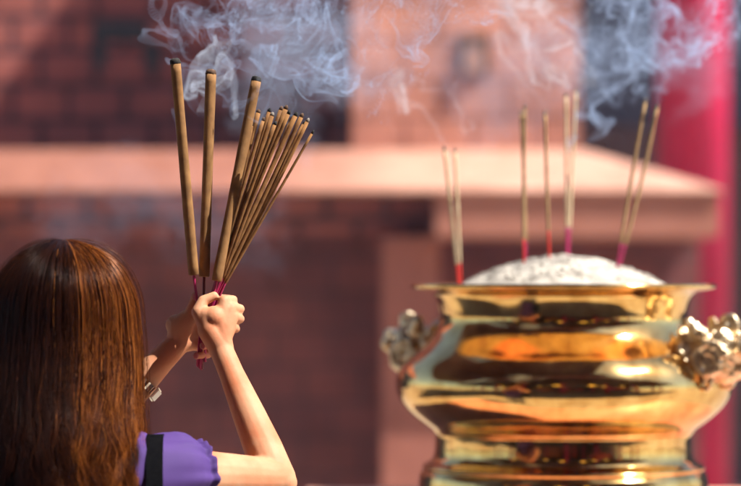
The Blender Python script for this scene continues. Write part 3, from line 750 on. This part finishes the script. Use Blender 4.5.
# ------------------------------------------------------------------ hair
def gside_(gphi, facing): return np.sin(facing - gphi)
def build_hair():
    rg = np.random.default_rng(11)
    G = 420; NST = 21000; NP = 34
    facing = math.atan2(fwd.y, fwd.x)
    # guide strands: azimuth (avoid the face), start latitude, layer, length
    gphi = facing + PI + (rg.random(G)-0.5)*2*(PI-0.62)
    grho = 0.88 + 0.13*np.sqrt(rg.random(G))
    glen = 0.30 + 0.09*rg.random(G)
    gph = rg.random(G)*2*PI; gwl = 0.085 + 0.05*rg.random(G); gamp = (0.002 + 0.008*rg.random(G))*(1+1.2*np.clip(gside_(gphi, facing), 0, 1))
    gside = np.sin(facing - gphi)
    gtone = np.clip(0.12 + 0.62*np.clip(gside-0.1, 0, 1)**1.1 + 0.14*np.clip(-gside-0.3, 0, 1) + 0.13*rg.standard_normal(G), 0.0, 1)  # copper on the sunlit side, dark centre: light put into strand colour
    gi = rg.integers(0, G, NST)
    phi0 = gphi[gi] + 0.085*rg.standard_normal(NST)
    th0 = 0.04 + 1.25*rg.random(NST)**2.2
    rho = np.clip(grho[gi] + 0.018*rg.standard_normal(NST), 0.86, 1.035)
    ln = glen[gi] + 0.03*rg.standard_normal(NST)
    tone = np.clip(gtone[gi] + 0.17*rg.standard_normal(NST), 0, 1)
    fly = rg.random(NST) < 0.035
    a_, b_, c_ = 0.119, 0.127, 0.131
    s = np.linspace(0, 1, NP)[None, :]
    arc = 0.125 * (PI/2 - th0)[:, None]               # arc over the skull, then the fall
    tot = arc + ln[:, None]
    dist = s * tot
    on = dist < arc
    th = np.where(on, th0[:, None] + dist/0.125, PI/2)
    fall = np.where(on, 0, dist-arc)
    prof_z = np.array([0, 0.04, 0.09, 0.14, 0.18, 0.24, 0.32, 0.45]); prof_r = np.array([1.0, 1.03, 1.055, 1.06, 1.09, 1.14, 1.17, 1.12])
    k = np.interp(fall, prof_z, prof_r)
    cl = 1 - 0.55*np.clip(fall/0.25, 0, 1)             # clumping towards the ends
    phi = gphi[gi][:, None] + (phi0-gphi[gi])[:, None]*cl
    w_ = np.clip((fall-0.08)/0.2, 0, 1)**1.3 + 0.10
    wave = gamp[gi][:, None]*w_*np.sin(2*PI*fall/gwl[gi][:, None] + gph[gi][:, None])
    wave2 = gamp[gi][:, None]*w_*np.cos(2*PI*fall/gwl[gi][:, None]*0.9 + 2*gph[gi][:, None])
    rr = rho[:, None]*k + fly[:, None]*(0.05*s + 0.035*np.sin(PI*s*1.0 + phi0[:, None]*5) + 0.06*np.abs(np.sin(phi0[:, None]*41))*np.clip(s*8, 0, 1))
    # slight swirl so that the locks do not hang quite straight
    phi = phi + 0.05*np.sin(fall*14 + gph[gi][:, None]) * w_
    X = a_*np.cos(phi - facing - PI/2)*np.sin(th)*rr   # along rt
    Y = b_*np.sin(phi - facing - PI/2)*np.sin(th)*rr
    X, Y = -X, -Y
    sm_ = np.clip((fall-0.0)/0.24, 0, 1); back = 0.080*sm_*sm_*(3-2*sm_)*np.clip(1-(Y-0.0)/0.13, 0.25, 1)
    # sideways / radial waves
    ph = phi - facing - PI/2
    X += -np.cos(ph)*wave2*0.6 + np.sin(ph)*wave; Y += -np.sin(ph)*wave2*0.6 - np.cos(ph)*wave
    Z = c_*np.cos(th)*np.where(on, rr, 1) - fall + fly[:, None]*0.012*np.sin(PI*s)
    jit = rg.standard_normal((NST, 3, 1))*0.0008
    jw = 0.0009*np.sin(s*9 + rg.random((NST, 1))*6.28)
    pts = np.stack([HC.x + rt.x*X + fwd.x*Y + jit[:, 0] + jw, HC.y + rt.y*X + fwd.y*Y - back + jit[:, 1], HC.z + Z + jit[:, 2]*0.3], -1)
    # 3-sided tubes
    T = np.gradient(pts, axis=1); T /= np.linalg.norm(T, axis=2, keepdims=True)+1e-9
    up = np.array([0.3, -0.9, 0.25]); A_ = np.cross(T, up); A_ /= np.linalg.norm(A_, axis=2, keepdims=True)+1e-9; B_ = np.cross(T, A_)
    rad = (0.00030 + 0.0001*rg.random((NST, 1))) * np.clip(1.15-0.75*s**3, 0.3, 1) * np.where(fly[:, None], 0.5, 1)
    V = []
    for j in range(3):
        a = 2*PI*j/3; V.append(pts + (A_*math.cos(a) + B_*math.sin(a))*rad[..., None])
    V = np.stack(V, 2)                                   # NST, NP, 3, xyz
    base = (np.arange(NST)[:, None]*NP + np.arange(NP-1)[None, :])*3
    F_ = []
    for j in range(3):
        j2 = (j+1) % 3; F_.append(np.stack([base+j, base+j2, base+3+j2, base+3+j], -1))
    F_ = np.stack(F_, 2).reshape(-1)
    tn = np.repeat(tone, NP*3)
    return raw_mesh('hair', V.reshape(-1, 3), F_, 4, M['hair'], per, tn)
hair = build_hair()
# dense inner hair so that the head does not show through
bm = bmesh.new(); rings = []; nk = 56; facing = 0
zs = [(0.117,0.05)]+[(0.115*math.cos(t), 0.104*math.sin(t)) for t in np.linspace(0.35, PI/2, 8)] + [(-z_, 0.104*(1.03 - 0.25*max(0, z_-0.06)/0.28)) for z_ in (0.03,0.08,0.14,0.20,0.26,0.31)]
for (z_, r_) in zs:
    ring = []
    for k in range(nk+1):
        a = PI + PI/2 + (k/nk-0.5)*2*(PI-0.85)            # opening towards the face
        ring.append(bm.verts.new(HB(r_*math.cos(a)*0.97, r_*math.sin(a)*1.04, z_)))
    rings.append(ring)
for i in range(len(rings)-1):
    for k in range(nk): bm.faces.new((rings[i][k], rings[i][k+1], rings[i+1][k+1], rings[i+1][k]))
bm.faces.new(rings[0])
obj('under_hair', bm, M['hair_under'], hair)
# ------------------------------------------------------------------ smoke
def turb_modes(seed):
    rg = np.random.default_rng(seed); ks, a, om, ph = [], [], [], []
    for lam, amp, n in ((0.24, 0.050, 7), (0.115, 0.050, 10), (0.055, 0.034, 12), (0.027, 0.014, 10)):
        for _ in range(n):
            d = rg.standard_normal(3); d /= np.linalg.norm(d); k = d*2*PI/(lam*rg.uniform(0.8, 1.25))
            e_ = rg.standard_normal(3); e_ -= d*e_.dot(d); e_ /= np.linalg.norm(e_)
            ks.append(k); a.append(e_*amp*math.sqrt(2.0/n)*1.5); om.append(rg.uniform(0.5, 2.0)*amp*2*PI/lam); ph.append(rg.uniform(0, 2*PI))
    return [np.array(x_, np.float32) for x_ in (ks, a, om, ph)]

def advect(src, src_r, lines, samples, age, rise, wind, seed, turb=1.0, calm=0.12, puff=0.0, spread=0.0, dt=0.016):
    """streaklines: smoke particles let go one after another from a glowing tip and carried by a turbulent draught"""
    ks, a, om, ph = turb_modes(seed); rg = np.random.default_rng(seed+99)
    ages = np.repeat(np.linspace(0.0, age, samples, dtype=np.float32)[None, :], lines, 0).ravel()
    ang = np.repeat((np.arange(lines)/lines*2*PI + rg.random(lines)*0.2)[:, None], samples, 1).ravel()
    p = np.empty((lines*samples, 3), np.float32)
    p[:, 0] = src[0] + src_r*np.cos(ang); p[:, 1] = src[1] + src_r*np.sin(ang); p[:, 2] = src[2]
    order = np.argsort(-ages); ages = ages[order]; p = p[order]
    T = 20.0
    for t in np.arange(T-age, T, dt):
        n = int(np.searchsorted(-ages, -(T-t)))          # already let go
        if n == 0: continue
        q_ = p[:n]; el = np.clip(((t-(T-ages[:n]))/calm), 0, 1)[:, None]
        c_ = np.cos(q_ @ ks.T + om*np.float32(t) + ph)
        v = (c_ @ a) * turb * (0.12+0.88*el**1.5)
        v[:, 2] += rise*(1+puff*np.sin(9*t)); v[:, 0] += wind[0]*el[:, 0]; v[:, 1] += wind[1]*el[:, 0]
        if spread: v += spread*(q_-np.array(src, np.float32))*el*np.array([1, 1, 0], np.float32)
        p[:n] = q_ + v*dt
    # smoke stretched too thin to see is dropped
    inv = np.empty_like(order); inv[order] = np.arange(len(order))
    g3 = p[inv].reshape(lines, samples, 3); ds = np.zeros((lines, samples), np.float32)
    ds[:, 1:] = np.linalg.norm(np.diff(g3, axis=1), axis=2); ok = (ds.ravel() < 0.0028)[order]
    return p[ok], ages[ok]

def smoke_mat(name, dens, color=(0.51, 0.67, 1.0), scale=9.0, lo=0.35, hi=0.65):
    m = bpy.data.materials.new(name); m.use_nodes = True; t = m.node_tree
    for n in list(t.nodes):
        if n.type == 'BSDF_PRINCIPLED': t.nodes.remove(n)
    pv = t.nodes.new('ShaderNodeVolumePrincipled'); pv.inputs['Color'].default_value = (*color, 1)
    pv.inputs['Density'].default_value = dens; pv.inputs['Anisotropy'].default_value = 0.0
    t.links.new(pv.outputs[0], t.nodes['Material Output'].inputs['Volume'])
    return m

def smoke_obj(label, pts, radii, voxel, m):
    me = bpy.data.meshes.new('smoke'); me.vertices.add(len(pts)); me.vertices.foreach_set('co', pts.astype(np.float32).ravel())
    at_ = me.attributes.new('rad', 'FLOAT', 'POINT'); at_.data.foreach_set('value', radii.astype(np.float32))
    me.materials.append(m)
    o = bpy.data.objects.new('smoke', me); COL.objects.link(o); tag(o, label, 'smoke', kind='stuff')
    g = bpy.data.node_groups.new('smoke_volume', 'GeometryNodeTree')
    g.interface.new_socket('Geometry', in_out='INPUT', socket_type='NodeSocketGeometry'); g.interface.new_socket('Geometry', in_out='OUTPUT', socket_type='NodeSocketGeometry')
    gi, go = g.nodes.new('NodeGroupInput'), g.nodes.new('NodeGroupOutput')
    na = g.nodes.new('GeometryNodeInputNamedAttribute'); na.data_type = 'FLOAT'; na.inputs['Name'].default_value = 'rad'
    mp = g.nodes.new('GeometryNodeMeshToPoints'); pv = g.nodes.new('GeometryNodePointsToVolume'); sm = g.nodes.new('GeometryNodeSetMaterial')
    pv.resolution_mode = 'VOXEL_SIZE'; pv.inputs['Voxel Size'].default_value = voxel; pv.inputs['Density'].default_value = 1.0
    sm.inputs['Material'].default_value = m
    g.links.new(gi.outputs[0], mp.inputs['Mesh']); g.links.new(na.outputs['Attribute'], mp.inputs['Radius'])
    g.links.new(mp.outputs[0], pv.inputs['Points']); g.links.new(na.outputs['Attribute'], pv.inputs['Radius'])
    g.links.new(pv.outputs[0], sm.inputs['Geometry']); g.links.new(sm.outputs[0], go.inputs[0])
    md = o.modifiers.new('smoke_volume', 'NODES'); md.node_group = g
    return o

WISP = smoke_mat('smoke_wisp', 15.0)
VEIL = smoke_mat('smoke_veil', 0.65)
VEILB = smoke_mat('smoke_blue_veil', 1.2, (0.60,0.72,1.0))
VEIL2 = smoke_mat('smoke_faint_veil', 0.35)
DENSE = smoke_mat('smoke_dense_wisp', 23.0)
PUFF = smoke_mat('smoke_puff', 26.0, (0.70,0.80,1.0))
WISP2 = smoke_mat('smoke_soft_wisp', 12.0, (0.85,0.87,1.0))
def plume(label, srcs, voxel, m, r0=0.0013, r1=0.0030):
    pp_, rr2 = [], []
    for s_ in srcs:
        p, ag = advect(**s_); pp_.append(p); rr2.append(r0 + (r1-r0)*np.clip(ag/s_['age'], 0, 1))
    p = np.concatenate(pp_); r = np.concatenate(rr2)
    return smoke_obj(label, p, r, voxel, m)
ht = held_tips; ut = urn_tips
def veil(label, centre, ext, n, seed, m, r=(0.010, 0.026), voxel=0.007, stir=1.3):
    """older smoke, already spread into a thin torn cloud"""
    rg = np.random.default_rng(seed)
    u = rg.standard_normal((n*3, 3)); u /= np.linalg.norm(u, axis=1, keepdims=True); q0 = rg.random(n*3)**(1/2.4)
    u = u*q0[:, None]; gate = np.array([mnoise.noise(Vector(v)*1.7 + Vector((seed, 0, 0))) for v in u]) + 0.30 - 0.45*q0 > 0
    u = u[gate]; q0 = q0[gate]; p = (u*np.array(ext)*0.9).astype(np.float32) + np.array(centre, np.float32)
    ks, a, om, ph = turb_modes(seed)
    for t in np.arange(0, 0.6, 0.03):
        p += (np.cos(p @ ks.T + om*np.float32(t) + ph) @ a)*np.float32(stir*0.03)
    return smoke_obj(label, p, (r[1]*(1-0.75*q0**2)).astype(np.float32), voxel, m)
plume('blue-white curling smoke rising from the tips of the held incense',
      [dict(src=P(203,116,3.27), src_r=0.009, lines=50, samples=1100, age=0.75, rise=0.07, wind=(-0.03,0.0), seed=3, calm=0.08, turb=1.5),
       dict(src=tuple(ht[2]), src_r=0.004, lines=70, samples=2000, age=1.25, rise=0.15, wind=(0.05,0.02), seed=4, turb=1.6),
       dict(src=tuple(ht[5]), src_r=0.004, lines=70, samples=2000, age=1.3, rise=0.14, wind=(0.03,0.03), seed=5, turb=1.8, spread=0.5),
       dict(src=tuple(ht[12]), src_r=0.004, lines=70, samples=2000, age=1.3, rise=0.14, wind=(0.03,0.03), seed=8, turb=1.8, spread=0.5),
       dict(src=tuple(ht[17]), src_r=0.004, lines=80, samples=2000, age=1.3, rise=0.13, wind=(0.06,0.03), seed=6, turb=1.9, spread=0.8),
       dict(src=tuple(ht[1]), src_r=0.004, lines=50, samples=1700, age=1.2, rise=0.14, wind=(-0.01,0.02), seed=9, turb=1.6),
       dict(src=tuple(ht[0]), src_r=0.004, lines=30, samples=1000, age=0.8, rise=0.15, wind=(-0.09,0.02), seed=7, turb=1.4),
       dict(src=tuple(ht[10]), src_r=0.010, lines=80, samples=2200, age=1.6, rise=0.11, wind=(0.0,0.03), seed=51, turb=2.0, spread=0.6),
       dict(src=tuple(ht[2]), src_r=0.008, lines=80, samples=2200, age=1.6, rise=0.11, wind=(-0.03,0.03), seed=52, turb=1.9, spread=0.6)], 0.0018, WISP, 0.0013, 0.0032)
plume('small bright white puff of smoke between the left two thick sticks',
      [dict(src=P(201,112,3.28), src_r=0.007, lines=70, samples=1500, age=1.0, rise=0.055, wind=(-0.015,0.0), seed=31, calm=0.05, turb=1.7),
       dict(src=P(196,92,3.28), src_r=0.009, lines=60, samples=1200, age=0.7, rise=0.02, wind=(0.0,0.0), seed=37, calm=0.05, turb=1.6)], 0.0018, PUFF, 0.0015, 0.0032)
plume('loose whitish wisps of smoke over the left and middle sticks of the urn',
      [dict(src=tuple(ut[0]), src_r=0.006, lines=40, samples=1400, age=1.2, rise=0.13, wind=(-0.08,0.0), seed=13, turb=1.6),
       dict(src=tuple(ut[2]), src_r=0.008, lines=60, samples=1800, age=1.4, rise=0.15, wind=(-0.02,0.0), seed=14, spread=0.7, turb=1.8),
       dict(src=tuple(ut[4]), src_r=0.006, lines=40, samples=1500, age=1.2, rise=0.15, wind=(-0.04,0.0), seed=16, spread=0.5, turb=1.6),
       dict(src=tuple(ut[5]), src_r=0.010, lines=60, samples=1700, age=1.3, rise=0.15, wind=(0.0,0.02), seed=15, spread=0.7, turb=1.8)], 0.0024, WISP2, 0.0018, 0.0042)
plume('dense curling blue smoke over the two rightmost sticks of the urn',
      [dict(src=tuple(ut[7]), src_r=0.005, lines=80, samples=2200, age=1.5, rise=0.14, wind=(-0.04,0.0), seed=23, turb=1.9, spread=0.3),
       dict(src=tuple(ut[8]), src_r=0.005, lines=80, samples=2200, age=1.5, rise=0.13, wind=(0.04,0.0), seed=24, spread=0.7, turb=1.9),
       dict(src=tuple(ut[8]), src_r=0.005, lines=50, samples=2000, age=1.3, rise=0.12, wind=(0.10,0.0), seed=27, spread=0.4, turb=1.8),
       dict(src=tuple(ut[7]), src_r=0.008, lines=80, samples=2200, age=1.6, rise=0.105, wind=(0.03,0.0), seed=55, spread=0.8, turb=1.8)], 0.0022, DENSE, 0.0016, 0.0038)
veil('pale drifting cloud of older smoke above the held incense', P(305,45,3.45), (0.20,0.16,0.20), 5000, 41, VEILB)
veil('pale drifting cloud of older smoke above the middle of the urn', P(500,50,4.5), (0.32,0.16,0.22), 6000, 42, VEIL)
veil('bluish drifting cloud of older smoke above the right of the urn', P(655,45,4.5), (0.30,0.16,0.16), 6000, 43, VEIL)
veil('faint low streak of smoke drifting behind the held sticks', P(150,215,3.7), (0.34,0.2,0.06), 5000, 44, VEIL2)
bm = bmesh.new(); box(bm, -30, 30, -14, 24, -1.0, 9.0)
m = smoke_mat('thin_haze', 0.0018, (0.50,0.60,1.0))
tag(obj('haze', bm, m, smooth=False), 'thin bluish incense haze hanging in the courtyard air', 'haze', kind='stuff')
print('built')
